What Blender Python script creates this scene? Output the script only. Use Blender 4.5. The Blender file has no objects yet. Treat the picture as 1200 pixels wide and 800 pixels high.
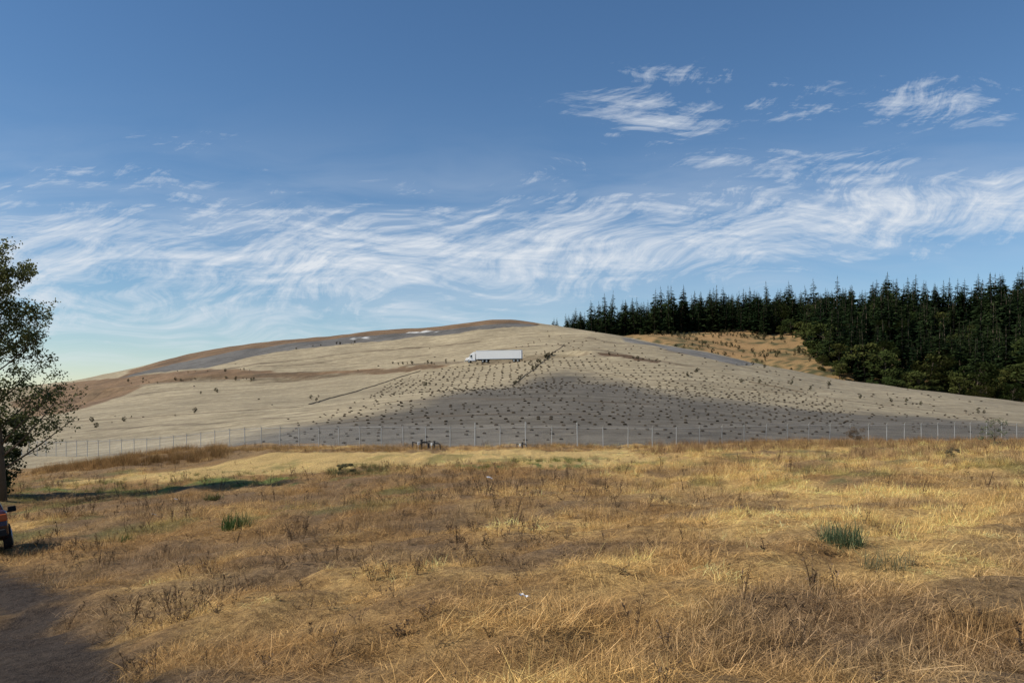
import bpy, math, random
import numpy as np
from mathutils import Vector, Matrix, Euler
random.seed(7); rng=np.random.default_rng(7)
scene=bpy.context.scene
EYE=1.65; F=933.0
# total-station style survey shot taken from the standpoint: bearing/elevation in angular units, distance in metres
def S(b,e,d): return ((b-600)/F*d, d, EYE+(470-e)/F*d)

# ---------------------------------------------------------------- noise
_lat=rng.random((256,256))
def vnoise(x,y):
    x=np.asarray(x,float); y=np.asarray(y,float)
    xi=np.floor(x).astype(int); yi=np.floor(y).astype(int)
    fx=x-xi; fy=y-yi; fx=fx*fx*(3-2*fx); fy=fy*fy*(3-2*fy)
    a=_lat[xi&255,yi&255]; b=_lat[(xi+1)&255,yi&255]; c=_lat[xi&255,(yi+1)&255]; d=_lat[(xi+1)&255,(yi+1)&255]
    return (a*(1-fx)+b*fx)*(1-fy)+(c*(1-fx)+d*fx)*fy
def fbm(x,y,o=4):
    s=0;a=.5;t=0
    for i in range(o):
        s=s+a*vnoise(np.asarray(x)*2**i+17.3*i,np.asarray(y)*2**i+9.1*i); t+=a; a*=.5
    return s/t
def sm(a,b,x):
    t=np.clip((np.asarray(x,float)-a)/(b-a),0,1); return t*t*(3-2*t)

# ---------------------------------------------------------------- surfaces (thin plate through survey points)
class TPS:
    def __init__(s,pts,lam=0.0):
        P=np.array(pts,float); s.c=P[:,:2]/100; n=len(P)
        K=s.phi(np.linalg.norm(s.c[:,None]-s.c[None],axis=2))+lam*np.eye(n)
        Q=np.hstack([np.ones((n,1)),s.c]); A=np.block([[K,Q],[Q.T,np.zeros((3,3))]])
        s.w=np.linalg.solve(A,np.concatenate([P[:,2],np.zeros(3)]))
    @staticmethod
    def phi(r): return np.where(r>1e-9,r*r*np.log(np.maximum(r,1e-9)),0)
    def __call__(s,x,y):
        x=np.asarray(x,float)/100;y=np.asarray(y,float)/100; sh=x.shape
        xf=x.ravel();yf=y.ravel(); out=s.w[-3]+s.w[-2]*xf+s.w[-1]*yf
        for i,(cx,cy) in enumerate(s.c): out=out+s.w[i]*s.phi(np.hypot(xf-cx,yf-cy))
        return out.reshape(sh)
near_pts=[S(*p) for p in [(600,800,4.67),(1200,800,4.8),(0,800,8),(300,800,6),(600,700,8),(900,700,7.2),(1200,700,7),(300,700,11),(0,700,15),
 (985,640,10),(600,640,13),(278,622,24),(600,600,22),(900,600,16),(1200,600,14),(0,655,22),(0,603,38),(300,590,34),(600,565,38),(900,560,34),(1200,560,28),
 (1200,530,42),(900,535,50),(600,548,48),(300,563,50),(0,575,58),(1200,522,70),(900,526,75),(600,537,62),(600,527,82),(750,527,78),(150,556,72),(150,541,84),(260,526,88),(50,558,88),
 (50,546,125),(200,528,112),(400,524,96),(800,522,92),(1000,518,100),(1200,514,112),(1500,512,120),(1500,530,60),(-200,580,70),(-200,550,130),(1700,580,20),(-300,680,22)]]
near_pts+= [(0,0,0),(10,0,.15),(-10,0,-1.5),(0,-25,.6),(30,-20,1),(-30,-20,-3),(30,5,.6),(-30,8,-3.2)]
_near=TPS(near_pts,0.002)
def ground_h(x,y):
    x=np.asarray(x,float);y=np.asarray(y,float)
    xc=np.clip(x,-110,140); yc=np.clip(y,-40,150)
    z=_near(xc,yc)
    far=np.maximum(sm(60,220,np.abs(x)),sm(130,230,y)); far=np.maximum(far,sm(-30,-120,y))
    z=z*(1-far)+(-9)*far
    z=z-5*sm(104,135,y+0*x)*sm(200,60,np.abs(x))
    d=np.hypot(x,y)
    z=z+(fbm(x*1.1,y*1.1,3)-.5)*.42*sm(0,5,d)*(d<400)+(fbm(x*.16+5,y*.16,3)-.5)*.9*sm(6,30,d)*(d<400)
    return z
mpts=[(45,533,130),(200,527,115),(400,523,100),(600,524,94),(800,520,97),(1000,516,106),(1200,512,120),(1400,511,130),(-150,540,140),
 (45,500,185),(200,488,178),(400,476,168),(600,461,160),(800,468,160),(1000,486,162),(1200,497,168),(1400,505,175),(-150,505,200),
 (75,476,300),(190,447,300),(350,441,290),(470,433,280),(580,425.5,272),(665,412,276),(800,430,240),(900,441,235),(1000,457,230),(1100,469,225),(1200,479,225),(1400,490,230),(-100,485,300),
 (700,390,342),(750,398,334),(800,407,325),(850,417,312),(900,428,300),(950,438,294),(1000,447,290),(1100,461,285),(1200,474,280),(1400,490,280),
 (590,374,392),(640,379.5,372),(520,383,402),(460,387,410),(400,393,420),(300,402,430),(200,420,440),(150,437,430),(75,447,420),(0,455,420),(-150,468,400),(-300,480,400),
 (200,433,352),(300,421,346),(400,413,338),(520,405,332),(600,397,326),(650,393,332)]
mp=[S(*p) for p in mpts]
mp+=[(0,60,-9),(-70,75,-11),(80,75,-9),(150,90,-9),(-150,90,-12),
 (0,480,34),(-80,500,30),(-160,520,20),(-240,520,5),(40,450,26),(70,440,14),(110,420,4),(160,400,-4),(230,390,-9),(-330,520,-8),(-330,330,-9),(330,300,-10),(0,600,10),(-200,620,-9)]
_m=TPS(mp,0.0015)
def mound_raw(x,y): return _m(x,y)
bench_line=[S(*p)[:2] for p in [(120,452,305),(190,447,300),(350,440,290),(470,432,281),(545,427,273),(615,424,270),(665,420,272)]]
def dist_poly(x,y,line):
    best=np.full(np.shape(x),1e9); bt=np.zeros(np.shape(x)); acc=0;
    for (x0,y0),(x1,y1) in zip(line[:-1],line[1:]):
        L=math.hypot(x1-x0,y1-y0); t=np.clip(((x-x0)*(x1-x0)+(y-y0)*(y1-y0))/L**2,0,1)
        px=x0+t*(x1-x0);py=y0+t*(y1-y0); d=np.hypot(x-px,y-py); m=d<best
        best=np.where(m,d,best); bt=np.where(m,acc+t*L,bt); acc+=L
    return best,bt,acc
_bz=np.array([S(*p)[2] for p in [(120,456,305),(190,449,300),(350,441,290),(470,433,281),(545,426,273),(615,425,270),(665,422,272)]])
_bs=np.concatenate([[0],np.cumsum([math.hypot(b[0]-a[0],b[1]-a[1]) for a,b in zip(bench_line[:-1],bench_line[1:])])])
def mound_h(x,y):
    x=np.asarray(x,float);y=np.asarray(y,float)
    z=mound_raw(x,y)
    d,s,_=dist_poly(x,y,bench_line)
    z=z+(fbm(x*.03,y*.03,3)-.5)*2.0*sm(110,150,y)+(fbm(x*.2,y*.2,2)-.5)*.35
    bz=np.interp(s,_bs,_bz); w=1-sm(3.6,9,d); z=z*(1-w)+bz*w
    return z
def drape(b,e,fn,d0=70,d1=600):
    d=np.arange(d0,d1,.5); zz=fn((b-600)/F*d,d); gap=EYE+(470-e)/F*d-zz
    k=np.where(gap<=0)[0]; i=k[0] if len(k) else int(np.argmin(gap/d))
    return ((b-600)/F*d[i],d[i],zz[i])
def inpoly(x,y,poly):
    r=np.zeros(np.shape(x),bool); n=len(poly)
    for i in range(n):
        x0,y0=poly[i][:2];x1,y1=poly[(i+1)%n][:2]
        if y0==y1: continue
        c=((y0>y)!=(y1>y))&(x<(x1-x0)*(y-y0)/(y1-y0)+x0); r^=c
    return r

# ---------------------------------------------------------------- materials
def newmat(name,rough=.8):
    m=bpy.data.materials.new(name); m.use_nodes=True; nt=m.node_tree; b=nt.nodes['Principled BSDF']
    b.inputs['Roughness'].default_value=rough; b.inputs['Specular IOR Level'].default_value=.2
    return m,nt,b
def N(nt,t,**k):
    n=nt.nodes.new(t)
    for a,v in k.items(): setattr(n,a,v)
    return n
def mix(nt,typ,fac,a,b):
    n=N(nt,'ShaderNodeMix',data_type='RGBA',blend_type=typ)
    for i,v in ((0,fac),(6,a),(7,b)):
        if hasattr(v,'is_linked'): nt.links.new(v,n.inputs[i])
        elif i and not isinstance(v,float): n.inputs[i].default_value=(*v[:3],1)
        else: n.inputs[i].default_value=v
    return n.outputs[2]
def MA(nt,op,a,b=None,c=None,clamp=False):
    n=N(nt,'ShaderNodeMath',operation=op); n.use_clamp=clamp
    for i,v in enumerate((a,b,c)):
        if v is None: continue
        if hasattr(v,'is_linked'): nt.links.new(v,n.inputs[i])
        else: n.inputs[i].default_value=v
    return n.outputs[0]
def MR(nt,v,a,b,c=0,d=1,interp='SMOOTHSTEP'):
    n=N(nt,'ShaderNodeMapRange',interpolation_type=interp); nt.links.new(v,n.inputs[0])
    for i,q in zip((1,2,3,4),(a,b,c,d)): n.inputs[i].default_value=q
    return n.outputs[0]
def noise(nt,vec,scale,detail=4,rough=.5,dist=0):
    n=N(nt,'ShaderNodeTexNoise'); n.inputs['Scale'].default_value=scale;n.inputs['Detail'].default_value=detail
    n.inputs['Roughness'].default_value=rough;n.inputs['Distortion'].default_value=dist
    if vec is not None: nt.links.new(vec,n.inputs['Vector'])
    return n.outputs['Fac']
def bump(nt,b,h,dist,strength=1):
    n=N(nt,'ShaderNodeBump'); n.inputs['Distance'].default_value=dist;n.inputs['Strength'].default_value=strength
    nt.links.new(h,n.inputs['Height']); nt.links.new(n.outputs[0],b.inputs['Normal'])
def pos(nt): return N(nt,'ShaderNodeNewGeometry').outputs['Position']
def plain(name,col,rough=.6,metal=0,var=.15,scale=3):
    m,nt,b=newmat(name,rough); b.inputs['Metallic'].default_value=metal
    tc=N(nt,'ShaderNodeTexCoord').outputs['Object']
    f=noise(nt,tc,scale,5,.6)
    c=mix(nt,'MIX',f,tuple(c*(1-var) for c in col),tuple(min(1,c*(1+var)) for c in col)); nt.links.new(c,b.inputs['Base Color'])
    return m

# ground
gm,nt,b=newmat('dry_ground',.95)
at=N(nt,'ShaderNodeAttribute',attribute_name='Col'); p=pos(nt)
f1=noise(nt,p,9,6,.7); f2=noise(nt,p,60,3,.7)
c=mix(nt,'MULTIPLY',1.0,at.outputs['Color'],mix(nt,'MIX',MR(nt,f1,.3,.7),(.55,.52,.5),(1.3,1.3,1.3)))
c=mix(nt,'MULTIPLY',1.0,c,mix(nt,'MIX',MR(nt,f2,.35,.65),(.6,.57,.55),(1.25,1.25,1.25)))
nt.links.new(c,b.inputs['Base Color']); bump(nt,b,MA(nt,'ADD',f1,MA(nt,'MULTIPLY',f2,.4)),.07)
# mound
mm,nt,b=newmat('cover_sheet',.75)
at=N(nt,'ShaderNodeAttribute',attribute_name='Col'); p=pos(nt)
f1=noise(nt,p,.5,7,.65); f2=noise(nt,p,4,5,.7)
mpn=N(nt,'ShaderNodeMapping'); mpn.inputs['Scale'].default_value=(.03,.28,.3); mpn.inputs['Rotation'].default_value=(0,0,.12); nt.links.new(p,mpn.inputs[0])
f3=noise(nt,mpn.outputs[0],1.5,6,.6)
c=mix(nt,'MULTIPLY',1.0,at.outputs['Color'],mix(nt,'MIX',MR(nt,f1,.3,.7),(.80,.79,.77),(1.12,1.12,1.12)))
c=mix(nt,'MULTIPLY',1.0,c,mix(nt,'MIX',MR(nt,f2,.3,.7),(.84,.83,.81),(1.1,1.1,1.1)))
c=mix(nt,'MULTIPLY',1.0,c,mix(nt,'MIX',MR(nt,f3,.35,.65),(.76,.74,.71),(1.13,1.12,1.1)))
wv=N(nt,'ShaderNodeTexWave',wave_type='BANDS',bands_direction='X',wave_profile='SIN'); wv.inputs['Scale'].default_value=.06; wv.inputs['Distortion'].default_value=3; wv.inputs['Detail'].default_value=2; wv.inputs['Detail Scale'].default_value=.15
mp2=N(nt,'ShaderNodeMapping'); mp2.inputs['Rotation'].default_value=(0,0,1.15); nt.links.new(p,mp2.inputs[0])
nt.links.new(mp2.outputs[0],wv.inputs[0])
c=mix(nt,'MULTIPLY',1.0,c,mix(nt,'MIX',MR(nt,wv.outputs['Fac'],.0,.05),(.80,.78,.75),(1,1,1)))
nt.links.new(c,b.inputs['Base Color']); bump(nt,b,MA(nt,'ADD',f1,f2),.5,.6)

def tintmat(name,trans=.35,var=.35):
    m,nt,b=newmat(name)
    at=N(nt,'ShaderNodeAttribute',attribute_name='tint',attribute_type='INSTANCER')
    bv=N(nt,'ShaderNodeAttribute',attribute_name='bv',attribute_type='GEOMETRY')
    k=MR(nt,bv.outputs['Fac'],0,1,1-var,1+var,'LINEAR')
    c=mix(nt,'MULTIPLY',1.0,at.outputs['Color'],k)
    df=N(nt,'ShaderNodeBsdfDiffuse'); nt.links.new(c,df.inputs[0]); nt.nodes.remove(b); src=df.outputs[0]
    if trans:
        tr=N(nt,'ShaderNodeBsdfTranslucent'); nt.links.new(c,tr.inputs[0])
        ms=N(nt,'ShaderNodeMixShader'); ms.inputs[0].default_value=trans
        nt.links.new(df.outputs[0],ms.inputs[1]);nt.links.new(tr.outputs[0],ms.inputs[2]); src=ms.outputs[0]
    nt.links.new(src,nt.nodes['Material Output'].inputs[0])
    return m
m_grass=tintmat('grass_blade',.28,.5); m_fol=tintmat('foliage',.2,.5); m_bag=tintmat('sandbag_cloth',0,.2)
def leafmat(name,c0,c1,trans=.3):
    m,nt,b=newmat(name,.7)
    bv=N(nt,'ShaderNodeAttribute',attribute_name='bv'); c=mix(nt,'MIX',bv.outputs['Fac'],c0,c1)
    nt.links.new(c,b.inputs['Base Color'])
    tr=N(nt,'ShaderNodeBsdfTranslucent'); nt.links.new(c,tr.inputs[0])
    ms=N(nt,'ShaderNodeMixShader'); ms.inputs[0].default_value=trans
    nt.links.new(b.outputs[0],ms.inputs[1]);nt.links.new(tr.outputs[0],ms.inputs[2])
    nt.links.new(ms.outputs[0],nt.nodes['Material Output'].inputs[0]); return m
m_bark=plain('bark',(.11,.085,.06),.9,0,.4,8)

# ---------------------------------------------------------------- mesh helpers
def meshobj(name,V,Fc,mats=(),link=True,bv=None,smooth=False,matidx=None):
    me=bpy.data.meshes.new(name); me.from_pydata([tuple(v) for v in V],[],Fc)
    if bv is not None:
        a=me.attributes.new('bv','FLOAT','POINT'); a.data.foreach_set('value',np.array(bv,np.float32))
    for m in mats: me.materials.append(m)
    if matidx is not None: me.polygons.foreach_set('material_index',matidx)
    if smooth: me.polygons.foreach_set('use_smooth',[True]*len(me.polygons))
    me.update(); o=bpy.data.objects.new(name,me)
    if link: scene.collection.objects.link(o)
    return o
def gridmesh(name,xs,ys,fn,colfn,mat):
    X,Y=np.meshgrid(xs,ys); Z=fn(X,Y); nx=len(xs);ny=len(ys)
    me=bpy.data.meshes.new(name); n=nx*ny
    me.vertices.add(n); me.vertices.foreach_set('co',np.stack([X,Y,Z],-1).astype(np.float32).ravel())
    i=np.arange((ny-1)*(nx-1)); r=i//(nx-1); c=i%(nx-1); v0=r*nx+c
    q=np.stack([v0,v0+1,v0+nx+1,v0+nx],-1)
    me.loops.add(q.size); me.loops.foreach_set('vertex_index',q.ravel().astype(np.int32))
    me.polygons.add(len(q)); me.polygons.foreach_set('loop_start',(np.arange(len(q))*4).astype(np.int32)); 
    me.polygons.foreach_set('use_smooth',np.ones(len(q),bool))
    me.update(calc_edges=True)
    C=colfn(X,Y,Z).reshape(-1,3); a=me.attributes.new('Col','FLOAT_COLOR','POINT')
    a.data.foreach_set('color',np.hstack([C,np.ones((n,1))]).astype(np.float32).ravel())
    me.materials.append(mat); me.validate(); o=bpy.data.objects.new(name,me); scene.collection.objects.link(o); return o
def scatter(name,P,rot,scl,idx,tint,protos):
    col=bpy.data.collections.new(name+'_kinds')
    for o in protos: col.objects.link(o)
    me=bpy.data.meshes.new(name); n=len(P); me.vertices.add(n); me.vertices.foreach_set('co',np.asarray(P,np.float32).ravel())
    a=me.attributes.new('rot','FLOAT_VECTOR','POINT'); a.data.foreach_set('vector',np.asarray(rot,np.float32).ravel())
    scl=np.asarray(scl,np.float32); 
    if scl.ndim==1: scl=np.stack([scl]*3,-1)
    a=me.attributes.new('scl','FLOAT_VECTOR','POINT'); a.data.foreach_set('vector',scl.ravel())
    a=me.attributes.new('idx','INT','POINT'); a.data.foreach_set('value',np.asarray(idx,np.int32))
    a=me.attributes.new('tint','FLOAT_COLOR','POINT'); a.data.foreach_set('color',np.hstack([tint,np.ones((n,1))]).astype(np.float32).ravel())
    o=bpy.data.objects.new(name,me); scene.collection.objects.link(o)
    ng=bpy.data.node_groups.new(name+'_scatter','GeometryNodeTree')
    ng.interface.new_socket('Geometry',in_out='INPUT',socket_type='NodeSocketGeometry'); ng.interface.new_socket('Geometry',in_out='OUTPUT',socket_type='NodeSocketGeometry')
    gi=ng.nodes.new('NodeGroupInput');go=ng.nodes.new('NodeGroupOutput'); ip=ng.nodes.new('GeometryNodeInstanceOnPoints'); ci=ng.nodes.new('GeometryNodeCollectionInfo')
    ci.inputs['Collection'].default_value=col; ci.inputs['Separate Children'].default_value=True; ci.inputs['Reset Children'].default_value=True
    ng.links.new(gi.outputs[0],ip.inputs['Points']); ng.links.new(ci.outputs[0],ip.inputs['Instance']); ip.inputs['Pick Instance'].default_value=True
    for nm,dt,sk in (('rot','FLOAT_VECTOR','Rotation'),('scl','FLOAT_VECTOR','Scale'),('idx','INT','Instance Index')):
        na=ng.nodes.new('GeometryNodeInputNamedAttribute'); na.data_type=dt; na.inputs['Name'].default_value=nm
        ng.links.new(na.outputs['Attribute'],ip.inputs[sk])
    ng.links.new(ip.outputs[0],go.inputs[0])
    md=o.modifiers.new('scatter','NODES'); md.node_group=ng
    return o
def rotz(n,tilt=0.0): return np.stack([rng.normal(0,1,n)*tilt,rng.normal(0,1,n)*tilt,rng.random(n)*6.283],-1)
def empty(name,loc=(0,0,0),rot=(0,0,0)):
    e=bpy.data.objects.new(name,None); e.location=loc; e.rotation_euler=rot; scene.collection.objects.link(e); return e
class MB:
    def __init__(s): s.V=[];s.F=[];s.b=[];s.m=[]
    def quad(s,pts,bv=0,mi=0):
        i=len(s.V); s.V+= [tuple(p) for p in pts]; s.F.append(tuple(range(i,i+len(pts)))); s.b+=[bv]*len(pts); s.m.append(mi)
    def tube(s,pts,rad,n=7,mi=0,bv=0):
        base=len(s.V); pts=[Vector(p) for p in pts]
        for k,(p,r) in enumerate(zip(pts,rad)):
            t=(pts[min(k+1,len(pts)-1)]-pts[max(k-1,0)]).normalized()
            u=t.orthogonal().normalized() if abs(t.z)>.95 else t.cross(Vector((0,0,1))).normalized()
            w=t.cross(u)
            for j in range(n):
                a=6.2832*j/n; s.V.append(tuple(p+r*(math.cos(a)*u+math.sin(a)*w))); s.b.append(bv)
        for k in range(len(pts)-1):
            for j in range(n):
                a=base+k*n+j;b_=base+k*n+(j+1)%n; s.F.append((a,b_,b_+n,a+n)); s.m.append(mi)
        s.F.append(tuple(base+(len(pts)-1)*n+j for j in range(n))); s.m.append(mi)
        s.F.append(tuple(base+n-1-j for j in range(n))); s.m.append(mi)
    def box(s,x0,x1,y0,y1,z0,z1,mi=0):
        i=len(s.V); s.V+=[(x0,y0,z0),(x1,y0,z0),(x1,y1,z0),(x0,y1,z0),(x0,y0,z1),(x1,y0,z1),(x1,y1,z1),(x0,y1,z1)]; s.b+=[0]*8
        for f in ((0,3,2,1),(4,5,6,7),(0,1,5,4),(1,2,6,5),(2,3,7,6),(3,0,4,7)): s.F.append(tuple(i+k for k in f)); s.m.append(mi)
    def obj(s,name,mats,link=True,smooth=False): return meshobj(name,s.V,s.F,mats,link,s.b,smooth,s.m)

# ---------------------------------------------------------------- ground colours
gold=np.array([.80,.52,.19]); brown=np.array([.39,.235,.095]); grey=np.array([.26,.175,.10]); soil=np.array([.085,.062,.045]); pale=np.array([.82,.57,.22]); green=np.array([.15,.18,.05])
mown=[drape(b,e,ground_h,20,110) for b,e in [(300,534),(480,530),(600,526),(735,526),(762,541),(640,545),(480,547),(330,556),(60,566),(200,552)]]
greenp=[[drape(b,e,ground_h,20,110) for b,e in P] for P in ([(0,576),(200,568),(350,560),(350,564),(200,574),(0,582)],[(540,546),(680,542),(690,547),(560,552)])]
track=[S(b,e,d)[:2] for b,e,d in [(60,860,6.0),(45,780,8.6),(25,720,12.2),(0,690,15.5),(-60,668,19),(-90,640,25)]]
def dirt_mask(x,y):
    d,_,_=dist_poly(x,y,track); return (1-sm(.35,1.1,d+(fbm(x*1.3,y*1.3,3)-.5)*1.8))
def gcol(x,y):
    x=np.asarray(x,float);y=np.asarray(y,float)
    n1=fbm(x*.22+3,y*.16,4); n2=fbm(x*.8+40,y*.6+11,4); n3=fbm(x*.05+9,y*.05+2,3)
    t=sm(.38,.66,n1*.42+n2*.43+.15*n3+.16*sm(-2.5,5,x-0.10*y)-.05)[...,None]
    c=brown*(1-t)+gold*t
    g=sm(.48,.64,fbm(x*.35+70,y*.35+30,4)+.06*sm(2,-8,x)-.03*sm(12,4,y)*sm(0,3,x))[...,None]*.65; c=c*(1-g)+grey*g
    jx=x+(fbm(x*.4,y*.4,2)-.5)*4; jy=y+(fbm(x*.4+9,y*.4+5,2)-.5)*6
    m=inpoly(jx,jy,mown)[...,None]; c=np.where(m,pale*(.75+.4*n2[...,None]),c)
    gs=(sm(.60,.68,fbm(x*.5+15,y*.3+77,4))*sm(20,30,y)*(y<75))[...,None]*.5; c=c*(1-gs)+green*1.2*gs
    for gp in greenp:
        m=(inpoly(jx,jy,gp)&(n2>.52))[...,None]; c=np.where(m,green*1.3,c)
    d=dirt_mask(x,y)[...,None]; c=c*(1-d)+soil*d
    far=sm(110,200,np.hypot(x,y))[...,None]; c=c*(1-far)+np.array([.2,.17,.08])*far
    return c
k=7.6; t=np.linspace(-1,1,600); xs=4000*np.sinh(k*t)/math.sinh(k); 
ty=np.linspace(-.62,1,560); ys=6+5000*np.sinh(k*ty)/math.sinh(k)
gridmesh('ground',xs,ys,ground_h,lambda X,Y,Z:gcol(X,Y)*.75,gm)

# ---------------------------------------------------------------- landfill mound
D=lambda b,e: drape(b,e,mound_h)
z_brown1=[D(*p) for p in [(20,470),(75,449),(150,441),(190,438),(330,436),(430,432),(530,426),(530,430),(430,436),(350,441),(230,446),(165,451),(130,468),(60,486),(20,495)]]
z_lowerb=[D(*p) for p in [(632,381),(600,379),(520,386),(400,396),(300,408),(200,427),(140,442)]]
z_brown2=[D(*p) for p in [(120,442),(200,421),(300,402),(400,393),(480,387),(590,374),(634,379)]]
def shift(p,dy): return (p[0],p[1]+dy)
z_brownU=[shift(p,90) for p in z_brown2]+[tuple(p[:2]) for p in z_lowerb]
z_greyS=[tuple(p[:2]) for p in z_lowerb[::-1]]+[tuple(D(*p)[:2]) for p in [(612,383),(520,392),(420,401),(330,412),(280,422),(240,431),(180,437)]]
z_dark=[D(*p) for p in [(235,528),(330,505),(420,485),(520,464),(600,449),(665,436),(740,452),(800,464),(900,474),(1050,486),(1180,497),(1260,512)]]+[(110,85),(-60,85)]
z_whites=[[D(*p) for p in P] for P in ([(465,390),(510,387.5),(512,389),(467,391.5)],[(405,397),(432,394.5),(434,396),(408,398.5)])]
z_trench=[D(*p) for p in [(700,413),(735,416),(775,423),(772,426),(735,420),(700,416)]]
z_rgrey=[D(*p) for p in [(735,396),(800,408),(850,418),(905,430),(870,429),(800,414),(735,400)]]
tarp=np.array([.425,.35,.225]); tgrey=np.array([.165,.144,.112]); mbrown=np.array([.22,.14,.075]); sgrey=np.array([.155,.145,.13])
berms=[([(300,440),(420,431),(540,424)],1.3),([(160,463),(260,453),(330,447),(400,441)],.9),([(230,437),(320,425),(420,412),(560,401)],1.0),([(300,430),(420,421),(560,412),(640,405)],.7),
       ([(360,500),(520,488),(700,486),(900,497)],.5),([(330,487),(470,470),(600,468),(760,474)],.5),([(655,404),(740,418),(860,440)],.8),([(690,396),(780,410),(880,432),(960,446)],.7),([(100,505),(230,497),(360,487)],.5)]
bermw=[([D(*p)[:2] for p in L_],w_) for L_,w_ in berms]
def mcol(X,Y,Z):
    j1=(fbm(X*.07,Y*.05,4)-.5); j2=(fbm(X*.07+50,Y*.05+20,4)-.5); j3=fbm(X*.3,Y*.15,3)-.5
    x=X+j1*16+j3*3; y=Y+j2*22+j3*5
    n=fbm(X*.025+8,Y*.02+3,4)[...,None]; n2=fbm(X*.12+8,Y*.03+3,4)[...,None]
    c=tarp*(.80+.35*n)*(.92+.16*n2)
    acc=0
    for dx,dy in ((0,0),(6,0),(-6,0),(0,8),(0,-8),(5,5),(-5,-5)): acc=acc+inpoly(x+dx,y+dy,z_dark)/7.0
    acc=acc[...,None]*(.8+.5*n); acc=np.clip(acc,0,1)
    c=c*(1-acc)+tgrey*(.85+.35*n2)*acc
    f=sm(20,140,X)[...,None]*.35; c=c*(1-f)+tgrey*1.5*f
    for P,cc in ((z_greyS,sgrey),(z_brownU,mbrown),(z_brown1,mbrown*1.1),(z_rgrey,sgrey*1.3)):
        m=inpoly(X+j1*8+j3*3,Y+j2*10+j3*3,P)[...,None]; c=np.where(m,cc*(.65+.7*fbm(X*.15,Y*.1,4)[...,None]),c)
    m=inpoly(X+j3*1.5,Y+j3*2,z_trench)[...,None]; c=np.where(m,np.array([.14,.085,.045]),c)
    for P in z_whites:
        m=(inpoly(X+j3*3,Y+j3*8,P)&(fbm(X*.4,Y*.2,2)>.5))[...,None]; c=np.where(m,np.array([.68,.68,.66]),c)
    brk=fbm(X*.06+31,Y*.06,3)
    for L_,w_ in bermw:
        d,s,_=dist_poly(X+j1*3,Y+j1*3,L_); m=((1-sm(w_*.8,w_*2.2,d+j3*1.5))*sm(.35,.5,brk))[...,None]*.7; c=c*(1-m)+np.array([.14,.10,.06])*m
    d,s,_=dist_poly(X,Y,bench_line); r=(1-sm(2.5,5.5,d+j3*3))[...,None]*.8; c=c*(1-r)+np.array([.28,.205,.125])*r
    r=((1-sm(.8,2.2,np.abs(d-6.5)+j3))*sm(.35,.5,brk))[...,None]*.6; c=c*(1-r)+np.array([.14,.10,.06])*r
    return c
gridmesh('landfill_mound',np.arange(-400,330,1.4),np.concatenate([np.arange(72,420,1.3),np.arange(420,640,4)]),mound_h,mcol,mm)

# ---------------------------------------------------------------- wooded hill
hp=[S(*p) for p in [(950,438,335),(1000,449,325),(1100,462,315),(1200,469,305),(1350,472,300),(1500,474,300),(770,399,425),(850,391,485),(800,410,400),(870,412,420),(940,433,345),(900,420,390),(940,405,430)]]
def hz(b,d,z): return ((b-600)/F*d,d,z)
hp+=[hz(640,540,41),(hz(700,560,44)),hz(700,480,40),hz(780,560,48),hz(850,570,52),hz(1000,540,57),hz(1000,430,32),hz(1200,520,58),hz(1200,420,30),hz(1400,520,60),hz(1400,400,26),
 hz(560,540,28),hz(450,560,5),hz(900,700,55),hz(600,700,30),hz(1300,700,62),hz(760,380,12),hz(850,350,5),hz(700,400,14),(420,250,-9),(300,230,-12),(160,280,-12)]
_h=TPS(hp,.001)
def hill_h(x,y): 
    z=_h(x,y)+(fbm(x*.04,y*.04,3)-.5)*3
    return z
def hcol(X,Y,Z):
    n=fbm(X*.08,Y*.08,4)[...,None]; n2=fbm(X*.3,Y*.3,3)[...,None]
    c=np.array([.42,.25,.11])*(1-n)*1.0+np.array([.28,.20,.085])*n; c=c*(.7+.6*n2)
    g=(n2>.54)*(n>.46); c=np.where(g,np.array([.09,.085,.035]),c); return c
gridmesh('wooded_hill',np.arange(-60,560,3.0),np.arange(235,760,3.0),hill_h,hcol,gm)

# ---------------------------------------------------------------- conifers
def conifer(seed,h):
    r=random.Random(seed); mb=MB()
    mb.tube([(0,0,-1),(0,0,h*.5),(0,0,h*.97)],[.38,.24,.03],6,1)
    z=h*r.uniform(.04,.12); R=h*r.uniform(.17,.23)
    while z<h*.985:
        t=z/h; L0=R*(1-t)**.75*(0.7+.6*r.random()) if t>.2 else R*.85*(.6+.6*r.random())
        nb=r.randint(5,8) if t<.85 else 5
        for i in range(nb):
            a=r.random()*6.283; L=max(.35,L0*r.uniform(.5,1.2)); dr=L*r.uniform(.05,.45); ca,sa=math.cos(a),math.sin(a); w=L*.30
            bvv=r.random()*(.5+.5*t)
            def P(s,o,dz=0): 
                return (ca*s*L-sa*o, sa*s*L+ca*o, z+ .12*L*s - dr*s*s + dz)
            z_=-.14*L
            mb.quad([P(0,0),P(.4,-w*r.uniform(.7,1.2),z_),P(.55,0,.05)],bvv); mb.quad([P(0,0),P(.55,0,.05),P(.4,w*r.uniform(.7,1.2),z_)],bvv)
            mb.quad([P(.4,0),P(.72,-w*r.uniform(.4,.9),z_),P(1,r.uniform(-.1,.1)*L)],bvv+.1); mb.quad([P(.4,0),P(1,0),P(.72,w*r.uniform(.4,.9),z_)],bvv+.1)
            s=r.uniform(.3,.8); mb.quad([P(s-.18,0),P(s+.18,0),P(s,r.uniform(-.2,.2)*L,-.32*L)],bvv*.6)
        z+=h*r.uniform(.02,.036)
    mb.quad([(0.12,0,h*.96),(-.12,0,h*.96),(0,0,h*1.03)],.5)
    return mb.obj('fir_tree_kind_%d'%seed,[m_fol,m_bark],link=False)
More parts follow.
